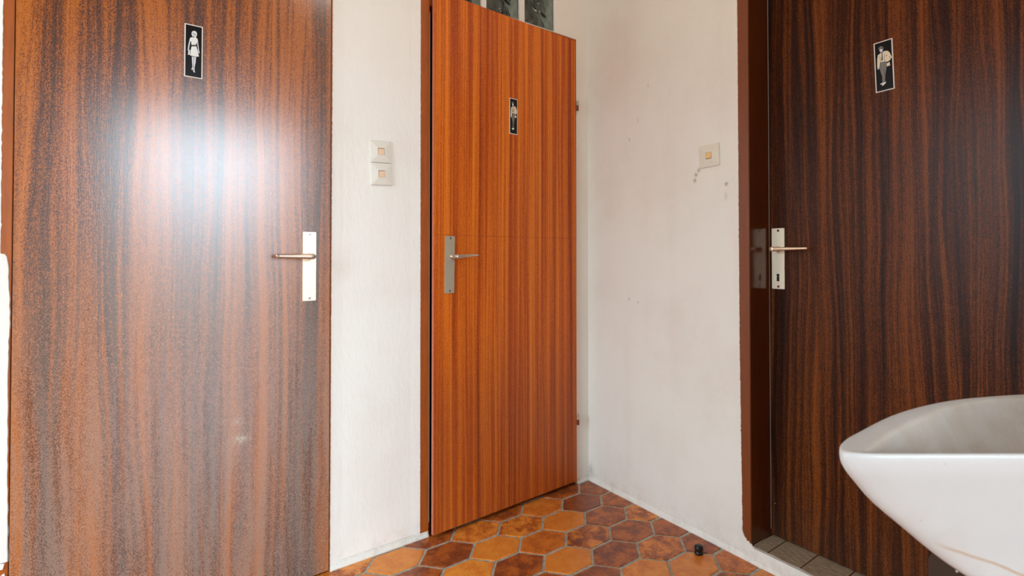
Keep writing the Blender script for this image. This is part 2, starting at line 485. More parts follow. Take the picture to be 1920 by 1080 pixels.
MAN= {'hair': [(-0.257, 0.365), (-0.215, 0.386), (-0.142, 0.401), (-0.077, 0.401), (-0.002, 0.376), (0.02, 0.345), (0.01, 0.323), (-0.021, 0.335), (-0.109, 0.355), (-0.195, 0.342)], 'face': [(-0.199, 0.34), (-0.109, 0.353), (-0.021, 0.33), (-0.025, 0.297), (-0.073, 0.279), (-0.137, 0.287), (-0.186, 0.31)], 'jacket_a': [(-0.293, 0.244), (-0.177, 0.26), (-0.126, 0.275), (-0.102, 0.259), (-0.1, 0.177), (-0.114, 0.114), (-0.131, 0.085), (-0.191, 0.081), (-0.245, -0.03), (-0.358, 0.011), (-0.339, 0.152)], 'jacket_b': [(-0.029, 0.269), (0.045, 0.289), (0.232, 0.274), (0.325, 0.231), (0.428, 0.125), (0.341, 0.083), (0.181, 0.059), (0.071, 0.078), (-0.04, 0.08), (-0.063, 0.108), (-0.025, 0.194)], 'shirt': [(-0.126, 0.275), (-0.029, 0.269), (-0.025, 0.194), (-0.063, 0.108), (-0.053, 0.081), (-0.131, 0.085), (-0.114, 0.114), (-0.1, 0.177), (-0.102, 0.259)], 'tie': [(-0.093, 0.276), (-0.048, 0.274), (-0.042, 0.196), (-0.045, 0.119), (-0.089, 0.104), (-0.119, 0.127), (-0.093, 0.202)], 'hand': [(-0.36, 0.003), (-0.271, -0.022), (-0.275, -0.05), (-0.332, -0.037)], 'trousers': [(-0.168, 0.081), (0.11, 0.07), (0.148, 0.034), (0.128, -0.053), (0.065, -0.162), (0.033, -0.281), (0.059, -0.339), (-0.123, -0.324), (-0.107, -0.209), (-0.192, -0.097), (-0.232, -0.029), (-0.207, 0.033)], 'book': [(0.137, 0.026), (0.304, 0.047), (0.329, -0.023), (0.163, -0.032)], 'shoe': [(-0.124, -0.331), (0.061, -0.326), (0.075, -0.343), (-0.011, -0.367), (-0.098, -0.388), (-0.163, -0.378), (-0.11, -0.357), (-0.243, -0.351), (-0.208, -0.335)], 'pocket': [(0.118, 0.188), (0.197, 0.195), (0.206, 0.186), (0.123, 0.177)]}
# ------------------------------------------------------------------ the room shell
def ragged(bm, edges, axis, s, proud=0.0027, back=0.010, foot=0.0020):
    """a lip of wall paint with an uneven edge, lapping onto the door frame; s = side the lip grows to.
    axis 'x': wall y=0 seen from -y; axis 'y': wall x=0 seen from -x"""
    def P(a, d, z):
        return (a, -d, z) if axis == 'x' else (-d, a, z)
    Z = [bm.verts.new(P(e_ - s * (back + 0.03), 0.0, z)) for (e_, z) in edges]
    A = [bm.verts.new(P(e_ - s * back, foot, z)) for (e_, z) in edges]
    B = [bm.verts.new(P(e_ - s * 0.002, proud, z)) for (e_, z) in edges]
    Cc = [bm.verts.new(P(e_, 0.0, z)) for (e_, z) in edges]
    for i in range(len(edges) - 1):
        for U, V in ((Z, A), (A, B), (B, Cc)):
            bm.faces.new((U[i], U[i + 1], V[i + 1], V[i]))

def jag(e0, e1, z0, z1, step, amp):
    out, z = [], z0
    while z < z1:
        t = (z - z0) / (z1 - z0)
        out.append((e0 + (e1 - e0) * t + random.uniform(-amp, amp) * (2.6 if random.random() < 0.08 else 1.0), z))
        z += step * random.uniform(0.5, 1.5)
    out.append((e1, z1))
    return out

TOP2 = 2.050                               # underside of the glass blocks over the middle door
bm = bmesh.new()
box(bm, RX0, -1.984, 0, 0.14, 0, CEIL)
box(bm, -1.984, -1.181, 0, 0.14, 2.10, CEIL)
box(bm, -1.181, -0.860, 0, 0.14, 0, CEIL)
box(bm, -0.860, -0.775, 0, 0.14, TOP2, CEIL)
box(bm, -0.205, 0.0, 0, 0.14, TOP2, CEIL)
box(bm, -0.775, -0.205, 0, 0.14, 2.44, CEIL)
box(bm, -0.0745, 0.0, 0, 0.14, 0, TOP2)
ragged(bm, jag(-1.1870, -1.1855, 0.0, 2.1, 0.006, 0.0005), 'x', -1)
ragged(bm, jag(-0.8575, -0.8600, 0.012, 2.1, 0.006, 0.0004), 'x', 1)
ragged(bm, jag(-1.9775, -1.9785, 1.05, 2.1, 0.008, 0.0007), 'x', 1)
structure(link('wall_left', bm, M_wall_l))

bm = bmesh.new()
box(bm, 0, 0.2, -0.753, 0.14, 0, CEIL)
box(bm, 0, 0.2, -1.615, -0.753, 2.10, CEIL)
box(bm, 0, 0.2, RY0, -1.615, 0, CEIL)
ragged(bm, jag(-0.7620, -0.7550, 0.075, 0.72, 0.006, 0.0008) + jag(-0.7550, -0.7525, 0.725, 2.1, 0.006, 0.0005), 'y', -1, back=0.022)
top = [(-0.745, 0.112), (-0.7600, 0.098), (-0.7640, 0.086), (-0.7690, 0.076), (-0.7735, 0.074), (-0.7775, 0.066), (-0.783, 0.068), (-0.787, 0.062), (-0.7925, 0.060), (-0.797, 0.054), (-0.803, 0.0525)]
A = [bm.verts.new((-0.0022 if y_ > -0.75 else -0.0048, y_, z_)) for y_, z_ in top]
B = [bm.verts.new((0.0, y_, z_ + 0.002)) for y_, z_ in top]
lo_ = [bm.verts.new((-0.0052, -0.803, 0.004)), bm.verts.new((-0.0010, -0.745, 0.004))]
bm.faces.new(A + lo_)
bm.faces.new((A[-1], lo_[0], bm.verts.new((0.0, -0.803, 0.004)), B[-1]))
for q in range(len(top) - 1):
    bm.faces.new((A[q], A[q + 1], B[q + 1], B[q]))
structure(link('wall_right', bm, M_wall_r))

bm = bmesh.new()
box(bm, RX0 - 0.14, WA[0], RY0 - 0.14, RY0, 0, CEIL)
box(bm, WA[1], 0.2, RY0 - 0.14, RY0, 0, CEIL)
box(bm, WA[0], WA[1], RY0 - 0.14, RY0, 0, WA[2])
box(bm, WA[0], WA[1], RY0 - 0.14, RY0, WA[3], CEIL)
structure(link('wall_rear', bm, M_wall_l))

bm = bmesh.new()
box(bm, RX0 - 0.14, RX0, RY0, WB[0], 0, CEIL)
box(bm, RX0 - 0.14, RX0, WB[1], 0.14, 0, CEIL)
box(bm, RX0 - 0.14, RX0, WB[0], WB[1], 0, WB[2])
box(bm, RX0 - 0.14, RX0, WB[0], WB[1], WB[3], CEIL)
structure(link('wall_far_left', bm, M_wall_l))

# boxed-in chase that carries the washbasin; its slanting face runs parallel to the view
FV, RV = Vector((math.sin(YAW), math.cos(YAW), 0)), Vector((math.cos(YAW), -math.sin(YAW), 0))
CF = Vector((CX, CY, 0))
a = CF + RV * 0.935 + FV * 0.875
b = CF + RV * 0.935 + FV * 0.30
pts = [(a.x, a.y), (b.x, b.y), (0.0, b.y), (0.0, a.y - 0.06), (a.x + 0.09, a.y - 0.06)]
bm = bmesh.new()
lo = [bm.verts.new((p[0], p[1], 0)) for p in pts]
hi = [bm.verts.new((p[0], p[1], CEIL)) for p in pts]
bm.faces.new(lo); bm.faces.new(hi)
for i in range(len(pts)):
    j = (i + 1) % len(pts)
    bm.faces.new((lo[i], lo[j], hi[j], hi[i]))
structure(link('wall_chase', bm, M_wall_r))

bm = bmesh.new()
box(bm, RX0 - 0.14, 0.2, RY0 - 0.14, 0.14, CEIL, CEIL + 0.1)
structure(link('ceiling', bm, M_ceiling))

# unlit toilet rooms behind the doors
def room(name, x0, x1, y0, y1, open_side):
    bm = bmesh.new()
    t = 0.06
    if open_side == 'front':
        box(bm, x0 - t, x0, y0, y1 + t, 0, CEIL); box(bm, x1, x1 + t, y0, y1 + t, 0, CEIL); box(bm, x0, x1, y1, y1 + t, 0, CEIL)
    else:
        box(bm, x0, x1 + t, y0 - t, y0, 0, CEIL); box(bm, x0, x1 + t, y1, y1 + t, 0, CEIL); box(bm, x1, x1 + t, y0, y1, 0, CEIL)
    box(bm, x0 - t, x1 + t, y0 - t if open_side != 'front' else y0, y1 + t, CEIL, CEIL + t)
    box(bm, x0 - t, x1 + t, y0 - t if open_side != 'front' else y0, y1 + t, -0.1, -0.004)
    return structure(link(name, bm, M_dark_room))
room('wall_toilet_middle', -0.95, 0.10, 0.14, 1.30, 'front')
room('wall_toilet_left', -2.20, -1.06, 0.14, 1.30, 'front')
room('wall_toilet_right', 0.2, 1.2, -1.75, -0.62, 'side')

# ------------------------------------------------------------------ floor of long hexagonal tiles
TA, TB, TH = 0.112, 0.049, 0.0682          # half length, half top edge, half width of one cell
GAP = 0.0060
TONE = {(4, 2): (.75, .4), (4, 1): (.78, .5), (3, 1): (.72, .5), (3, 0): (.88, .35), (2, 2): (.72, .4), (4, 0): (.72, .6), (2, 1): (.36, .35),
        (3, -1): (.72, .55), (2, 0): (.28, .2), (1, 1): (.62, .5), (4, -1): (.52, .8), (0, 2): (.75, .4), (1, 0): (.45, .7),
        (3, -2): (.76, .5), (4, -2): (.74, .5), (2, -1): (.66, .95), (0, 1): (.34, .55), (-1, 1): (.74, .4), (1, -1): (.48, .3),
        (4, -3): (.78, .5), (3, -3): (.56, .85), (-2, 1): (.24, .25), (0, 0): (.22, .2), (2, -2): (.84, .6), (-1, 0): (.82, .4),
        (1, -2): (.26, .2), (4, -4): (.48, .5), (3, -4): (.26, .3), (0, -1): (.80, .45), (-3, 1): (.48, .85), (-1, -1): (.20, .3),
        (-2, 0): (.78, .5), (2, -3): (.24, .4), (1, -3): (.80, .5), (0, -2): (.70, .5), (-2, 2): (.72, .4)}
bm = bmesh.new()
tone = bm.loops.layers.float_color.new('tone')
box(bm, RX0 - 0.14, 0.0, RY0 - 0.14, 0.14, -0.1, -0.0028, 1)
for i in range(-17, 5):
    for j in range(-42, 3):
        x, y = -0.660 + 0.161 * i, -0.211 + 0.0682 * (i % 2) + 0.1363 * j
        if x < RX0 - 0.05 or y < RY0 - 0.05 or y > 0.13:
            continue
        t0, mo = TONE.get((i, j), (random.choice((.22, .3, .45, .7, .78, .84)), random.uniform(.2, .7)))
        rnd = random.random()
        def hexa(g, z):
            sx = g * 0.55
            return [bm.verts.new((min(x + px, 0.02), y + py, z)) for px, py in
                    ((-TA + g * 1.15, 0), (-TB - sx * 0.2 + g * 0.35, -TH + g), (TB - g * 0.15, -TH + g), (TA - g * 1.15, 0), (TB - g * 0.15, TH - g), (-TB + g * 0.15, TH - g))]
        top, mid, low = hexa(GAP + 0.0022, 0.0), hexa(GAP, -0.0012), hexa(GAP, -0.0040)
        fs = [bm.faces.new(top)]
        for U, V in ((top, mid), (mid, low)):
            for q in range(6):
                fs.append(bm.faces.new((U[q], U[(q + 1) % 6], V[(q + 1) % 6], V[q])))
        for f in fs:
            for l in f.loops:
                l[tone] = (t0, rnd, mo, 1.0)
structure(link('floor', bm, [M_tile, M_grout]))

# painted cove where the walls meet the floor
def cove(name, pts, d):
    """strip along pts (x, y) on the floor; d = outward direction into the room"""
    bm = bmesh.new()
    prof = [(-0.001, 0.026), (0.0022, 0.019), (0.0042, 0.011), (0.0068, 0.0075), (0.0078, 0.0040), (0.0080, -0.002), (-0.001, -0.002)]
    rings = []
    n = 60
    for k_ in range(n + 1):
        t = k_ / n
        px, py = pts[0][0] + (pts[1][0] - pts[0][0]) * t, pts[0][1] + (pts[1][1] - pts[0][1]) * t
        w = 1.0 + random.uniform(-0.06, 0.06)
        rings.append([(px + d[0] * a_ * w, py + d[1] * a_ * w, h_) for a_, h_ in prof])
    loft(bm, rings)
    return structure(link(name, bm, M_wall_r, smooth=True))
cove('baseboard_left', [(-1.186, 0.0), (-0.826, 0.0)], (0, -1))
cove('baseboard_corner', [(-0.072, 0.0), (0.0, 0.0)], (0, -1))
cove('baseboard_right', [(0.0, 0.0), (0.0, -1.60)], (-1, 0))

# raised threshold under the right-hand door: white riser, ribbed tiles on top
bm = bmesh.new()
box(bm, -0.004, 0.0055, -1.60, -0.791, -0.05, 0.0522, 0, 0.0008)
box(bm, 0.0055, 0.24, -1.60, -0.791, -0.05, 0.046, 0)
pts = jag(0.007, 0.007, 0.792, 1.60, 0.02, 0.0025)
A = [bm.verts.new((0.004, -z, 0.0521)) for e_, z in pts]
B = [bm.verts.new((e_ + 0.004, -z, 0.0514)) for e_, z in pts]
for i in range(len(pts) - 1):
    bm.faces.new((A[i], A[i + 1], B[i + 1], B[i]))
box(bm, 0.0060, 0.24, -1.60, -0.791, 0.040, 0.0495, 2)
ys = [-0.7915, -0.8405, -0.9450, -1.0530, -1.161, -1.269, -1.377, -1.485, -1.593]
for y1_, y0_ in zip(ys, ys[1:]):
    box(bm, 0.006, 0.228, y0_ + 0.0022, y1_ - 0.0022, 0.044, 0.0510, 1)
structure(link('trim_threshold', bm, [M_wall_r, M_slate, M_slate_joint]))

# ------------------------------------------------------------------ door frames
bm = bmesh.new()
box(bm, -1.984, -1.9585, -0.0015, 0.10, 0.003, 2.10, 0, 0.002)
box(bm, -1.1885, -1.178, -0.0015, 0.10, 0.003, 2.10, 0, 0.0015)
box(bm, -1.9585, -1.1885, -0.0015, 0.10, 2.066, 2.10, 0, 0.002)
box(bm, -1.9585, -1.940, 0.042, 0.10, 0.003, 2.066)
box(bm, -1.207, -1.1885, 0.042, 0.10, 0.003, 2.066)
box(bm, -1.940, -1.207, 0.042, 0.10, 2.045, 2.066)
fr = structure(link('trim_1', bm, M_frame))
# white paint slapped over the lower half of the left jamb, broken away near the floor
bm = bmesh.new()
edge = [(-1.9580, 0.300), (-1.9584, 0.345), (-1.9600, 0.50), (-1.9612, 0.706), (-1.9618, 0.76), (-1.9610, 0.836), (-1.9592, 0.88), (-1.9600, 0.94), (-1.9625, 0.982), (-1.9628, 1.021), (-1.9660, 1.046), (-1.970, 1.052), (-1.985, 1.055)]
full = []
for (e0, z0), (e1, z1) in zip(edge, edge[1:]):
    n_ = max(1, int((z1 - z0) / 0.012))
    for q in range(n_):
        t = q / n_
        full.append((e0 + (e1 - e0) * t + random.uniform(-0.0007, 0.0007), z0 + (z1 - z0) * t))
full.append(edge[-1])
ragged(bm, full, 'x', 1, 0.0034, 0.06, 0.0028)
for (x0, z0, w, h, r) in ((-1.985, 0.268, 0.022, 0.03, 0.5), (-1.972, 0.292, 0.014, 0.016, -0.4), (-1.966, 0.262, 0.010, 0.022, 0.2), (-1.982, 0.235, 0.02, 0.014, 0.9)):
    c_, s_ = math.cos(r), math.sin(r)
    q = [(-w / 2, -h / 2), (w / 2, -h / 3), (w / 3, h / 2), (-w / 3, h / 2.5)]
    prism(bm, [(x0 + c_ * p - s_ * v, z0 + s_ * p + c_ * v) for p, v in q], -0.0055, -0.001)
link('paint_patch', bm, M_paint, fr)

bm = bmesh.new()
box(bm, -0.866, -0.824, -0.0015, 0.10, 0.004, TOP2, 0, 0.002)
box(bm, -0.824, -0.0745, -0.0015, 0.10, 1.995, TOP2 - 0.001, 0, 0.002)
box(bm, -0.824, -0.800, 0.040, 0.10, 0.004, 1.995)
box(bm, -0.088, -0.0745, 0.0, 0.10, 0.004, 1.995)
fr2 = structure(link('trim_2', bm, M_frame))
bm = bmesh.new()
box(bm, -0.8245, -0.8215, -0.001, 0.012, 0.05, 1.97, 0, 0.0008)  # grey strip painted in as the highlight on the frame's inner edge
s2 = link('edge_highlight', bm, M_highlight, fr2)
s2['label'] = 'thin grey painted highlight along the frame edge'

bm = bmesh.new()
box(bm, -0.0015, 0.20, -0.790, -0.745, 0.058, 2.10, 0, 0.0015)
box(bm, -0.0015, 0.20, -1.620, -1.600, 0.058, 2.10, 0, 0.002)
box(bm, -0.0015, 0.20, -1.600, -0.790, 2.066, 2.10, 0, 0.002)
box(bm, 0.172, 0.20, -0.815, -0.790, 0.052, 2.066)
box(bm, 0.172, 0.20, -1.600, -1.575, 0.052, 2.066)
fr3 = structure(link('trim_3', bm, M_frame_dark))
bm = bmesh.new()
box(bm, 0.002, 0.1715, -0.7915, -0.7895, 0.051, 2.066, 0, 0.0006)
rv = link('reveal_lining', bm, M_frame_reveal, fr3)
rv['label'] = 'glossy dark brown reveal facing the doorway'
bm = bmesh.new()
box(bm, 0.1275, 0.1315, -0.7926, -0.7912, 0.075, 2.060, 0, 0.0004)  # thin strip whose grey imitates the bright edge of the leaf
s3 = link('edge_highlight', bm, M_highlight, fr3)
s3['label'] = 'thin grey painted highlight beside the door leaf'

# ------------------------------------------------------------------ door leaves and their fittings
def leaf(name, outline, thick, mats, loc, rz, lip=0.016):
    """front face lies in local y=0, thickness goes back; edge faces take the second material"""
    bm = bmesh.new()
    fs = prism(bm, outline, 0.0, lip)
    for f in fs[2:]:
        f.material_index = 1
    bmesh.ops.bevel(bm, geom=list(fs[0].edges), offset=0.0015, segments=2, affect='EDGES')
    xs, zs = [p[0] for p in outline], [p[1] for p in outline]
    box(bm, min(xs) + 0.022, max(xs) - 0.022, lip + 0.0002, thick, min(zs) + 0.003, max(zs) - 0.022, 1)
    return structure(link(name, bm, mats, None, loc, (0, 0, rz)))

def rounded(w, h, r, n=4):
    out = []
    for cx_, cz_, a0 in ((w / 2 - r, h / 2 - r, 0), (-w / 2 + r, h / 2 - r, 90), (-w / 2 + r, -h / 2 + r, 180), (w / 2 - r, -h / 2 + r, 270)):
        for q in range(n + 1):
            a_ = math.radians(a0 + 90 * q / n)
            out.append((cx_ + r * math.cos(a_), cz_ + r * math.sin(a_)))
    return out

def handle_set(door, cx_, cz_, w, h, tilt, mat_plate, lever, mat_lever, screw_mat, keyhole=None):
    bm = bmesh.new()
    fs = prism(bm, rounded(w, h, 0.0025), -0.005, 0.0002)
    bmesh.ops.bevel(bm, geom=list(fs[0].edges), offset=0.0012, segments=2, affect='EDGES')
    pl = link('handle_plate', bm, mat_plate, door, (cx_, 0, cz_), (0, -tilt, 0))
    for s in (1, -1):
        bm = bmesh.new()
        disc(bm, 0, 0, 0.0042, -0.0062, -0.003, 18, 0, 0.0008)
        box(bm, -0.0034, 0.0034, -0.0064, -0.0055, -0.0006, 0.0006, 1)
        link('screw', bm, [screw_mat, M_black], pl, (0.001, 0, s * (h / 2 - 0.0085)), (0, s * 0.7, 0))
    if keyhole is not None:
        bm = bmesh.new()
        disc(bm, 0, 0.0085, 0.0052, -0.0054, -0.003, 20)
        box(bm, -0.0045, 0.0045, -0.0054, -0.003, -0.013, 0.0035)
        kh = link('keyhole', bm, M_black, pl, (keyhole[0] - cx_, 0, keyhole[1] - cz_))
    # lever: collar, neck, tapering arm
    nx, nz, x0, x1, z1, r0, r1, yo = lever
    bm = bmesh.new()
    n = 20
    def ring(c, rx, rz_, axis):
        out = []
        for q in range(n):
            t = 2 * math.pi * q / n
            if axis == 'y':
                out.append((c[0] + rx * math.cos(t), c[1], c[2] + rz_ * math.sin(t)))
            else:
                out.append((c[0], c[1] + rx * math.cos(t), c[2] + rz_ * math.sin(t)))
        return out
    loft(bm, [ring((nx, y_, nz), r_, r_, 'y') for y_, r_ in ((-0.0048, 0.0098), (-0.0075, 0.0098), (-0.0085, 0.0088), (-0.0088, 0.0072), (-yo * 0.7, 0.0086), (-yo, 0.0088), (-yo - 0.004, 0.0082), (-yo - 0.0056, 0.0060))])
    L = x1 - x0
    sg = 1 if L > 0 else -1
    prof = [(-0.004, 0.15), (-0.003, 0.55), (0.0, 0.85), (0.004, 0.98), (0.012, 1.0)]
    rings = []
    for dx, s in prof:
        rings.append(ring((x0 + sg * dx, -yo, nz), r0 * 0.8 * s, r0 * s, 'x'))
    for q in range(1, 11):
        t = 0.012 / abs(L) + (1 - 0.012 / abs(L)) * q / 10
        r_ = r0 + (r1 - r0) * t
        rings.append(ring((x0 + L * t, -yo + 0.006 * t * t, nz + (z1 - nz) * t), r_ * 0.8, r_, 'x'))
    rings.append(ring((x1 + sg * 0.002, -yo + 0.006, z1), r1 * 0.35, r1 * 0.5, 'x'))
    loft(bm, rings)
    link('lever_handle', bm, mat_lever, door, smooth=True)

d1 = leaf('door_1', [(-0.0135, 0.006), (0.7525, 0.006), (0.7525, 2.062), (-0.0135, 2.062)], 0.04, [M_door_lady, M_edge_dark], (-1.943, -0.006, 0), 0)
handle_set(d1, 0.6855, 1.0128, 0.0417, 0.2236, 0.0, M_plate_a, (0.6855, 1.0448, 0.6895, 0.5785, 1.0465, 0.0090, 0.0062, 0.050), M_lever, M_steel)

TH2 = math.radians(2.0)
d2 = leaf('door_2', [(-0.0115, 0.0165), (0.7285, 0.0185), (0.7235, 2.0290), (0.7180, 2.0345), (-0.0115, 2.0420)], 0.034, [M_door_mid, M_edge], (-0.8115, -0.0377, 0), TH2)
handle_set(d2, 0.0542, 1.0136, 0.0413, 0.2158, math.radians(-0.8), M_plate_b, (0.0640, 1.0440, 0.0560, 0.1570, 1.0495, 0.0074, 0.0040, 0.048), M_lever, M_steel)
for hz in (1.7403, 0.3011):
    bm = bmesh.new()
    disc(bm, 0, 0, 0.0060, -0.020, 0.002, 18, 0, 0.002)
    h_ = link('hinge', bm, M_steel, d2, (0.7310, -0.004, hz), (-math.pi / 2, 0, 0))
    bm = bmesh.new()
    disc(bm, 0, 0, 0.0056, 0.0025, 0.026, 18, 0, 0.0)
    box(bm, -0.003, 0.003, 0.0255, 0.0275, -0.003, 0.003)
    kn = link('hinge_knuckle', bm, M_brass, h_)
    kn['label'] = 'copper brown lower knuckle'

d3 = leaf('door_3', [(0.0045, 0.0550), (0.812, 0.0550), (0.812, 2.064), (0.0045, 2.064)], 0.04, [M_door_right, M_edge_dark], (0.130, -0.786, 0), -math.pi / 2)
handle_set(d3, 0.0382, 1.0370, 0.0445, 0.2143, 0.0, M_plate_c, (0.0392, 1.0706, 0.0400, 0.1510, 1.0718, 0.0068, 0.0036, 0.046), M_lever_c, M_brass, keyhole=(0.0382, 0.9700))
bm = bmesh.new()
fs = prism(bm, rounded(0.13, 0.12, 0.032, 8), -0.004, 0.0005)
bmesh.ops.bevel(bm, geom=list(fs[0].edges), offset=0.0015, segments=2, affect='EDGES')
cv = link('cover_plate', bm, M_cover, d3, (0.5225, 0, 0.155))
cv['label'] = 'dark olive brown rounded plate low on the door'
bm = bmesh.new()
disc(bm, 0, 0, 0.0035, -0.0058, -0.003, 14, 0, 0.0008)
link('screw', bm, M_steel, cv, (-0.002, 0, 0.027))

# ------------------------------------------------------------------ pictogram signs
def poly(bm, pts, w, h, y0, y1, mi):
    prism(bm, [(p[0] * w, p[1] * h) for p in pts], y0, y1, mi)

def sign(name, label, world, rz, tilt, w, h, art):
    bm = bmesh.new()
    box(bm, -w / 2, w / 2, -0.0016, 0.0, -h / 2, h / 2, 0, 0.0004, 1)
    s = link(name, bm, M_sign_border, None, world, (0, -tilt, rz))
    thing(s, label, 'sign')
    bd = 0.0030
    bm = bmesh.new()
    box(bm, -w / 2 + bd, w / 2 - bd, -0.0019, -0.0012, -h / 2 + bd, h / 2 - bd)
    link('sign_panel', bm, M_sign_black, s)
    bm = bmesh.new()
    y = -0.00215
    if art == 'woman':
        for k_ in ('leg_a', 'leg_b', 'arm_a', 'arm_b', 'bag', 'skirt', 'dress', 'face', 'hair'):
            y -= 0.00003
            poly(bm, WOMAN[k_], w, h, y, -0.0017, 1 if k_ in ('leg_a', 'leg_b', 'arm_a', 'arm_b', 'face') else 0)
        poly(bm, [(-0.13, 0.095), (0.13, 0.113), (0.13, 0.100), (-0.13, 0.082)], w, h, y - 0.00004, -0.0017, 2)
        poly(bm, [(-0.11, 0.352), (0.02, 0.345), (0.10, 0.318), (0.115, 0.30), (0.09, 0.303), (0.0, 0.337)], w, h, y - 0.00004, -0.0017, 2)
        mats = [M_ink_white, M_ink_skin, M_ink_black]
        nm = 'woman_figure'
    else:
        cols = {'jacket_a': 0, 'jacket_b': 0, 'shirt': 3, 'tie': 2, 'hand': 1, 'trousers': 4, 'book': 0, 'shoe': 3, 'hair': 4, 'face': 1, 'pocket': 2}
        for k_ in ('hand', 'trousers', 'shoe', 'book', 'jacket_a', 'jacket_b', 'shirt', 'tie', 'face', 'hair', 'pocket'):
            y -= 0.00003
            poly(bm, MAN[k_], w, h, y, -0.0017, cols[k_])
        poly(bm, [(-0.245, 0.352), (-0.10, 0.378), (0.03, 0.350), (0.03, 0.343), (-0.10, 0.370), (-0.245, 0.345)], w, h, y - 0.00004, -0.0017, 2)
        for q in (((0.08, 0.24), (0.02, 0.15), (0.06, 0.075)), ((0.30, 0.16), (0.36, 0.09), (0.27, 0.045)), ((-0.20, 0.22), (-0.17, 0.10), (-0.19, -0.03)), ((-0.02, -0.06), (0.02, -0.20), (0.0, -0.33))):
            L_ = list(q)
            poly(bm, L_ + [(p[0] + 0.018, p[1]) for p in L_[::-1]], w, h, y - 0.00004, -0.0017, 2)
        mats = [M_ink_cream, M_ink_skin, M_ink_black, M_ink_white, M_ink_grey]
        nm = 'man_figure'
    link(nm, bm, mats, s)
    return s

def on(door, s, z, off=0.0):
    rz = door.rotation_euler[2]
    return (door.location.x + s * math.cos(rz) + off * math.sin(rz), door.location.y + s * math.sin(rz) - off * math.cos(rz), z)

sign('toilet_sign', 'narrow sign of a woman in a white dress on the wide worn left door', on(d1, 0.3609, 1.6407), 0.0, math.radians(-0.2), 0.0456, 0.1540, 'woman')
sign('toilet_sign', 'small sign of a man in a pale jacket on the narrow orange-brown middle door', on(d2, 0.3605, 1.6263), TH2, math.radians(-0.2), 0.0431, 0.1492, 'man')
sign('toilet_sign', 'slightly tilted sign of a man in a pale jacket on the dark right door', on(d3, 0.3607, 1.6244), -math.pi / 2, math.radians(1.8), 0.0490, 0.1542, 'man')

# ------------------------------------------------------------------ light switches
def switch(label, world, rz, tilt, size, mp, mr, rocker_tip, group=None):
    bm = bmesh.new()
    prof = [(size / 2, 0.0), (size / 2, -0.0040), (size / 2 - 0.0015, -0.0060), (0.0135, -0.0088), (0.0120, -0.0084), (0.0117, -0.0050)]
    rings = [[(p[0], y_, p[1]) for p in rounded(2 * hw, 2 * hw, min(0.004, hw * 0.12), 3)] for hw, y_ in prof]
    loft(bm, rings, True, True)
    s = link('light_switch', bm, mp, None, world, (0, -tilt, rz))
    thing(s, label, 'light switch', group)
    bm = bmesh.new()
    box(bm, -0.0117, 0.0117, -0.0062, -0.0048, -0.0117, 0.0117)
    link('switch_gap', bm, M_sw_gap, s)
    bm = bmesh.new()
    box(bm, -0.0108, 0.0108, -0.0090, -0.0058, -0.0108, 0.0108, 0, 0.0008)
    link('rocker', bm, mr, s, (0, 0, 0), (rocker_tip, 0, 0))
    return s
switch('upper of two white square light switches between the left and middle doors', (-1.0152, 0.0, 1.4162), 0.0, math.radians(2.8), 0.0785, M_sw_plate, M_sw_rocker, 0.10)
switch('lower of two white square light switches between the left and middle doors', (-1.0124, 0.0, 1.3366), 0.0, math.radians(2.4), 0.0785, M_sw_plate, M_sw_rocker, 0.10)
switch('single yellowed square light switch on the wall left of the dark door', (0.0, -0.6395, 1.4158), -math.pi / 2, math.radians(1.3), 0.083, M_sw_plate_c, M_sw_rocker_c, -0.12)

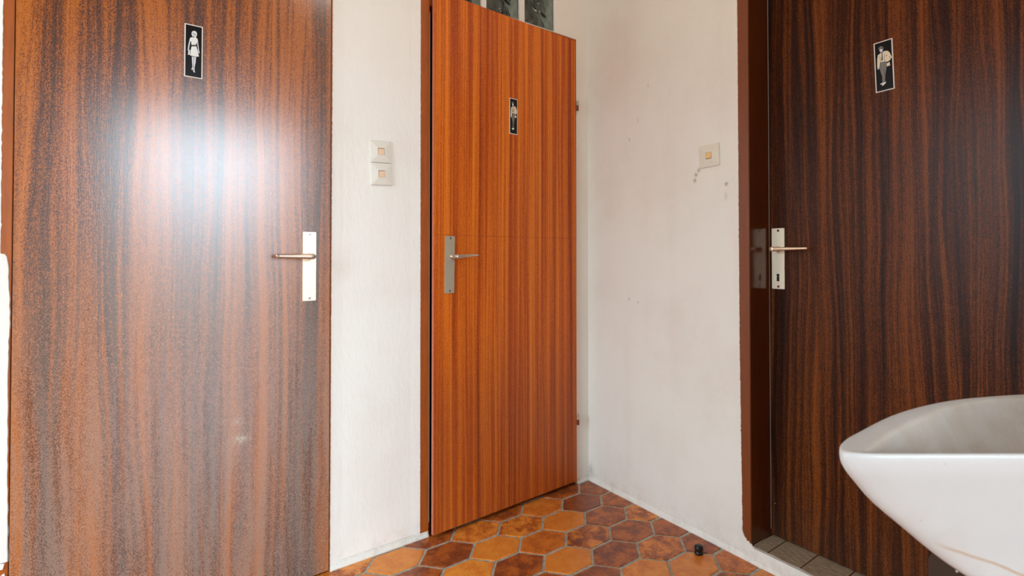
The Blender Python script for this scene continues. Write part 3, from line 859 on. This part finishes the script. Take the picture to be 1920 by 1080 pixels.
# ------------------------------------------------------------------ glass blocks over the middle door
BX = [(-0.764, -0.5925), (-0.569, -0.4015), (-0.3735, -0.2075)]
w1 = empty('window_1', (-0.49, 0.05, TOP2))
w1['kind'] = 'structure'
bm = bmesh.new()
mort = [(-0.775, BX[0][0]), (BX[0][1], BX[1][0]), (BX[1][1], BX[2][0]), (BX[2][1], -0.205)]
for x0, x1 in mort:
    box(bm, x0 + 0.49, x1 + 0.49, -0.0495, 0.05, 0.0, 0.39)
for z0, z1 in ((0.0, 0.003), (0.170, 0.196), (0.366, 0.39)):
    box(bm, -0.285, 0.285, -0.0490, 0.05, z0, z1)
link('mortar_joint', bm, M_paint, w1)
def glass_block():
    bm = bmesh.new()                        # hollow block: pressed front and back panes, pale rim
    hx, hz, hy = 0.0825, 0.083, 0.040
    nx, nz = 26, 26
    def wave(px, pz, s):
        return 0.0022 * math.sin(38 * px + 3 * math.sin(31 * pz + s)) + 0.0018 * math.sin(47 * pz + 2.4 * math.sin(24 * px + 1.3 * s))
    for y0, y1, s in ((-hy, -hy + 0.007, 0.4), (hy - 0.007, hy, 2.1)):
        F_, B_ = [], []
        for a_ in range(nx + 1):
            px = -hx + 2 * hx * a_ / nx
            fr_, br_ = [], []
            for b_ in range(nz + 1):
                pz = -hz + 2 * hz * b_ / nz
                ed = min(a_, nx - a_, b_, nz - b_)
                k_ = min(1.0, ed / 4)
                fr_.append(bm.verts.new((px, y0 + (wave(px, pz, s) * k_ if y0 > 0 else 0.0), pz)))
                br_.append(bm.verts.new((px, y1 + (wave(px, pz, s) * k_ if y0 < 0 else 0.0), pz)))
            F_.append(fr_); B_.append(br_)
        for a_ in range(nx):
            for b_ in range(nz):
                bm.faces.new((F_[a_][b_], F_[a_ + 1][b_], F_[a_ + 1][b_ + 1], F_[a_][b_ + 1]))
                bm.faces.new((B_[a_][b_], B_[a_][b_ + 1], B_[a_ + 1][b_ + 1], B_[a_ + 1][b_]))
        for a_ in range(nx):
            bm.faces.new((F_[a_][0], B_[a_][0], B_[a_ + 1][0], F_[a_ + 1][0])); bm.faces.new((F_[a_][nz], F_[a_ + 1][nz], B_[a_ + 1][nz], B_[a_][nz]))
        for b_ in range(nz):
            bm.faces.new((F_[0][b_], F_[0][b_ + 1], B_[0][b_ + 1], B_[0][b_])); bm.faces.new((F_[nx][b_], B_[nx][b_], B_[nx][b_ + 1], F_[nx][b_ + 1]))
    return bm, hx, hz, hy
first = None
for row in (0, 1):
    for x0, x1 in BX:
        loc = ((x0 + x1) / 2 + 0.49, -0.004, 0.0865 + row * 0.196)
        if first is None:
            bm, hx, hz, hy = glass_block()
            first = link('glass_block', bm, M_block, w1, loc, smooth=True)
            bm = bmesh.new()
            for q in ((-hx - 0.001, -hx, -hz, hz), (hx, hx + 0.001, -hz, hz)):
                box(bm, q[0], q[1], -hy, hy, q[2], q[3])
            for q in ((-hz - 0.001, -hz), (hz, hz + 0.001)):
                box(bm, -hx, hx, -hy, hy, q[0], q[1])
            rim = link('block_rim', bm, M_block_side, first)
        else:
            g = first.copy(); COL.objects.link(g); g.parent = w1; g.location = loc
            r_ = rim.copy(); COL.objects.link(r_); r_.parent = g

# frames of the two daylight openings behind the viewer
bm = bmesh.new()
x0, x1, z0, z1 = WA
for q in ((x0, x0 + 0.05, z0, z1), (x1 - 0.05, x1, z0, z1), (x0 + 0.05, x1 - 0.05, z0, z0 + 0.05), (x0 + 0.05, x1 - 0.05, z1 - 0.05, z1)):
    box(bm, q[0], q[1], RY0 - 0.09, RY0 - 0.03, q[2], q[3], 0, 0.003)
structure(link('window_2', bm, M_paint))
bm = bmesh.new()
y0, y1, z0, z1 = WB
for q in ((y0, y0 + 0.05, z0, z1), (y1 - 0.05, y1, z0, z1), (y0 + 0.05, y1 - 0.05, z0, z0 + 0.05), (y0 + 0.05, y1 - 0.05, z1 - 0.05, z1), (y0 + 0.05, y1 - 0.05, 1.38, 1.42)):
    box(bm, RX0 - 0.09, RX0 - 0.03, q[0], q[1], q[2], q[3], 0, 0.003)
structure(link('window_3', bm, M_paint))

# ------------------------------------------------------------------ rubber door stop on the floor
bm = bmesh.new()
n = 24
rings = []
for z, r in ((0.0, 0.0118), (0.003, 0.0125), (0.0095, 0.0125), (0.0105, 0.0115), (0.0125, 0.0115), (0.0135, 0.0125), (0.024, 0.0125), (0.029, 0.0112), (0.031, 0.0085), (0.0315, 0.004)):
    rings.append([(1.15 * r * math.copysign(abs(math.cos(2 * math.pi * q / n)) ** 0.75, math.cos(2 * math.pi * q / n)),
                   r * math.copysign(abs(math.sin(2 * math.pi * q / n)) ** 0.75, math.sin(2 * math.pi * q / n)), z) for q in range(n)])
loft(bm, rings)
ds = link('door_stop', bm, M_rubber, None, (-0.1035, -0.657, 0.0), (0, 0, math.radians(-15)), smooth=True)
thing(ds, 'small black rubber door stop standing on the hexagonal floor tiles', 'door stop')

# ------------------------------------------------------------------ washbasin on its pedestal
U0, V0 = 0.80, 0.69                         # pedestal centre, in the basin's own directions from the viewing spot
RIM = 0.83
base = CF + RV * U0 + FV * V0
wb = empty('washbasin', (base.x, base.y, 0), (0, 0, -YAW))
thing(wb, 'stained white porcelain washbasin with pointed lip in front of the dark right door', 'washbasin')
UW = 0.934
OUT_FAR = [(.3690, .5690), (.3702, .5790), (.3752, .5895), (.3850, .6010), (.4045, .6195), (.4268, .6352), (.4621, .663), (.5158, .7024), (.5641, .7315), (.6098, .7549), (.6536, .7742),
           (.6945, .7886), (.7507, .802), (.8136, .814), (.88, .822), (UW, .826)]
IN_FAR = [(.3990, .5770), (.4040, .5805), (.4130, .5890), (.4240, .5990), (.4420, .6145), (.4644, .6333), (.5050, .6640), (.545, .691), (.5860, .7180), (.6261, .7417), (.6732, .7644), (.7034, .7750),
          (.7334, .7827), (.78, .789), (.83, .792), (.87, .791)]
def outline(far, near_v, tip_u, wall_u, n_near=18):
    near = [(wall_u + (tip_u - wall_u) * (k_ / n_near) ** 0.85, near_v) for k_ in range(n_near)]
    return near + far
def resampled(far, near_v, wall_u):
    tip = far[0][0] + 0.006
    return outline(far, near_v, tip, wall_u)
O = resampled(OUT_FAR, .5655, UW)
I = resampled(IN_FAR, .5765, .87)
def ring(poly_, z):
    return [(u - U0, v - V0, z) for u, v in poly_]
def shaped(poly_, tip_old, tip_new, wall_old, wall_new, dn, df):
    vmax = max(p[1] for p in poly_)
    vmin = min(p[1] for p in poly_)
    out = []
    for u, v in poly_:
        p = (u - tip_old) / (wall_old - tip_old)
        q = (v - vmin) / (vmax - vmin)
        out.append((tip_new + p * (wall_new - tip_new), vmin + dn + q * (vmax - df - vmin - dn)))
    return out
rings = []
for d, tip, dn, df in ((0.335, 0.70, .060, .075), (0.30, 0.685, .052, .064), (0.25, 0.665, .046, .052), (0.20, 0.600, .040, .042), (0.165, 0.545, .034, .034), (0.14, 0.505, .029, .028), (0.112, 0.470, .022, .022), (0.095, 0.450, .017, .018), (0.062, 0.408, .010, .011), (0.044, 0.393, .006, .007),
                       (0.031, 0.3810, .003, .004), (0.022, 0.3735, .001, .002), (0.013, 0.3692, .0002, .0005)):
    rings.append(ring(shaped(O, .369, tip, UW, UW, dn, df), RIM - d))
rings.append(ring(O, RIM - 0.0045))
rings.append(ring(shaped(O, .369, .3700, UW, UW, .0008, .0010), RIM - 0.0012))
rings.append(ring(shaped(O, .369, .3722, UW, UW, .0024, .003), RIM))
rings.append(ring([((a_[0] * .4 + b_[0] * .6), (a_[1] * .4 + b_[1] * .6)) for a_, b_ in zip(O, I)], RIM - 0.0005))
rings.append(ring(I, RIM - 0.003))
for d, tip, dn, df, wu in ((0.010, .4035, .004, .003, .868), (0.03, .420, .010, .012, .862), (0.06, .455, .024, .028, .85), (0.085, .50, .042, .046, .835), (0.10, .57, .065, .068, .80), (0.104, .66, .088, .09, .75)):
    rings.append(ring(shaped(I, .399, tip, .87, wu, dn, df), RIM - d))
bm = bmesh.new()
loft(bm, rings, True, True)
gl = bm.loops.layers.float_color.new('grime')
inner_from = 17 * len(O)
bm.verts.ensure_lookup_table(); bm.verts.index_update()
for f in bm.faces:
    for l in f.loops:
        g_ = 1.0 if l.vert.index >= inner_from else (0.35 if l.vert.index >= inner_from - len(O) else 0.0)
        l[gl] = (g_, g_, g_, 1.0)
bowl = link('basin_bowl', bm, M_porc, wb, smooth=True)
sub = bowl.modifiers.new('smooth', 'SUBSURF')
sub.levels = sub.render_levels = 1
bm = bmesh.new()
disc(bm, 0, 0, 0.021, -0.0035, 0.004, 24, 0, 0.001)
disc(bm, 0, 0, 0.013, -0.0040, 0.0, 20, 1)
link('drain', bm, [M_steel, M_black], wb, (0.705 - U0, 0.678 - V0, RIM - 0.1045), (-math.pi / 2, 0, 0))
bm = bmesh.new()
n = 28
rr = []
for z, rx, ry in ((0.0, .105, .088), (0.02, .105, .088), (0.05, .092, .078), (0.2, .078, .066), (0.40, .080, .068), (0.47, .092, .074), (0.502, .105, .080)):
    rr.append([(rx * math.cos(2 * math.pi * q / n), ry * math.sin(2 * math.pi * q / n), z) for q in range(n)])
loft(bm, rr)
link('pedestal', bm, M_porc, wb, (0.015, 0.0, 0.0), smooth=True)
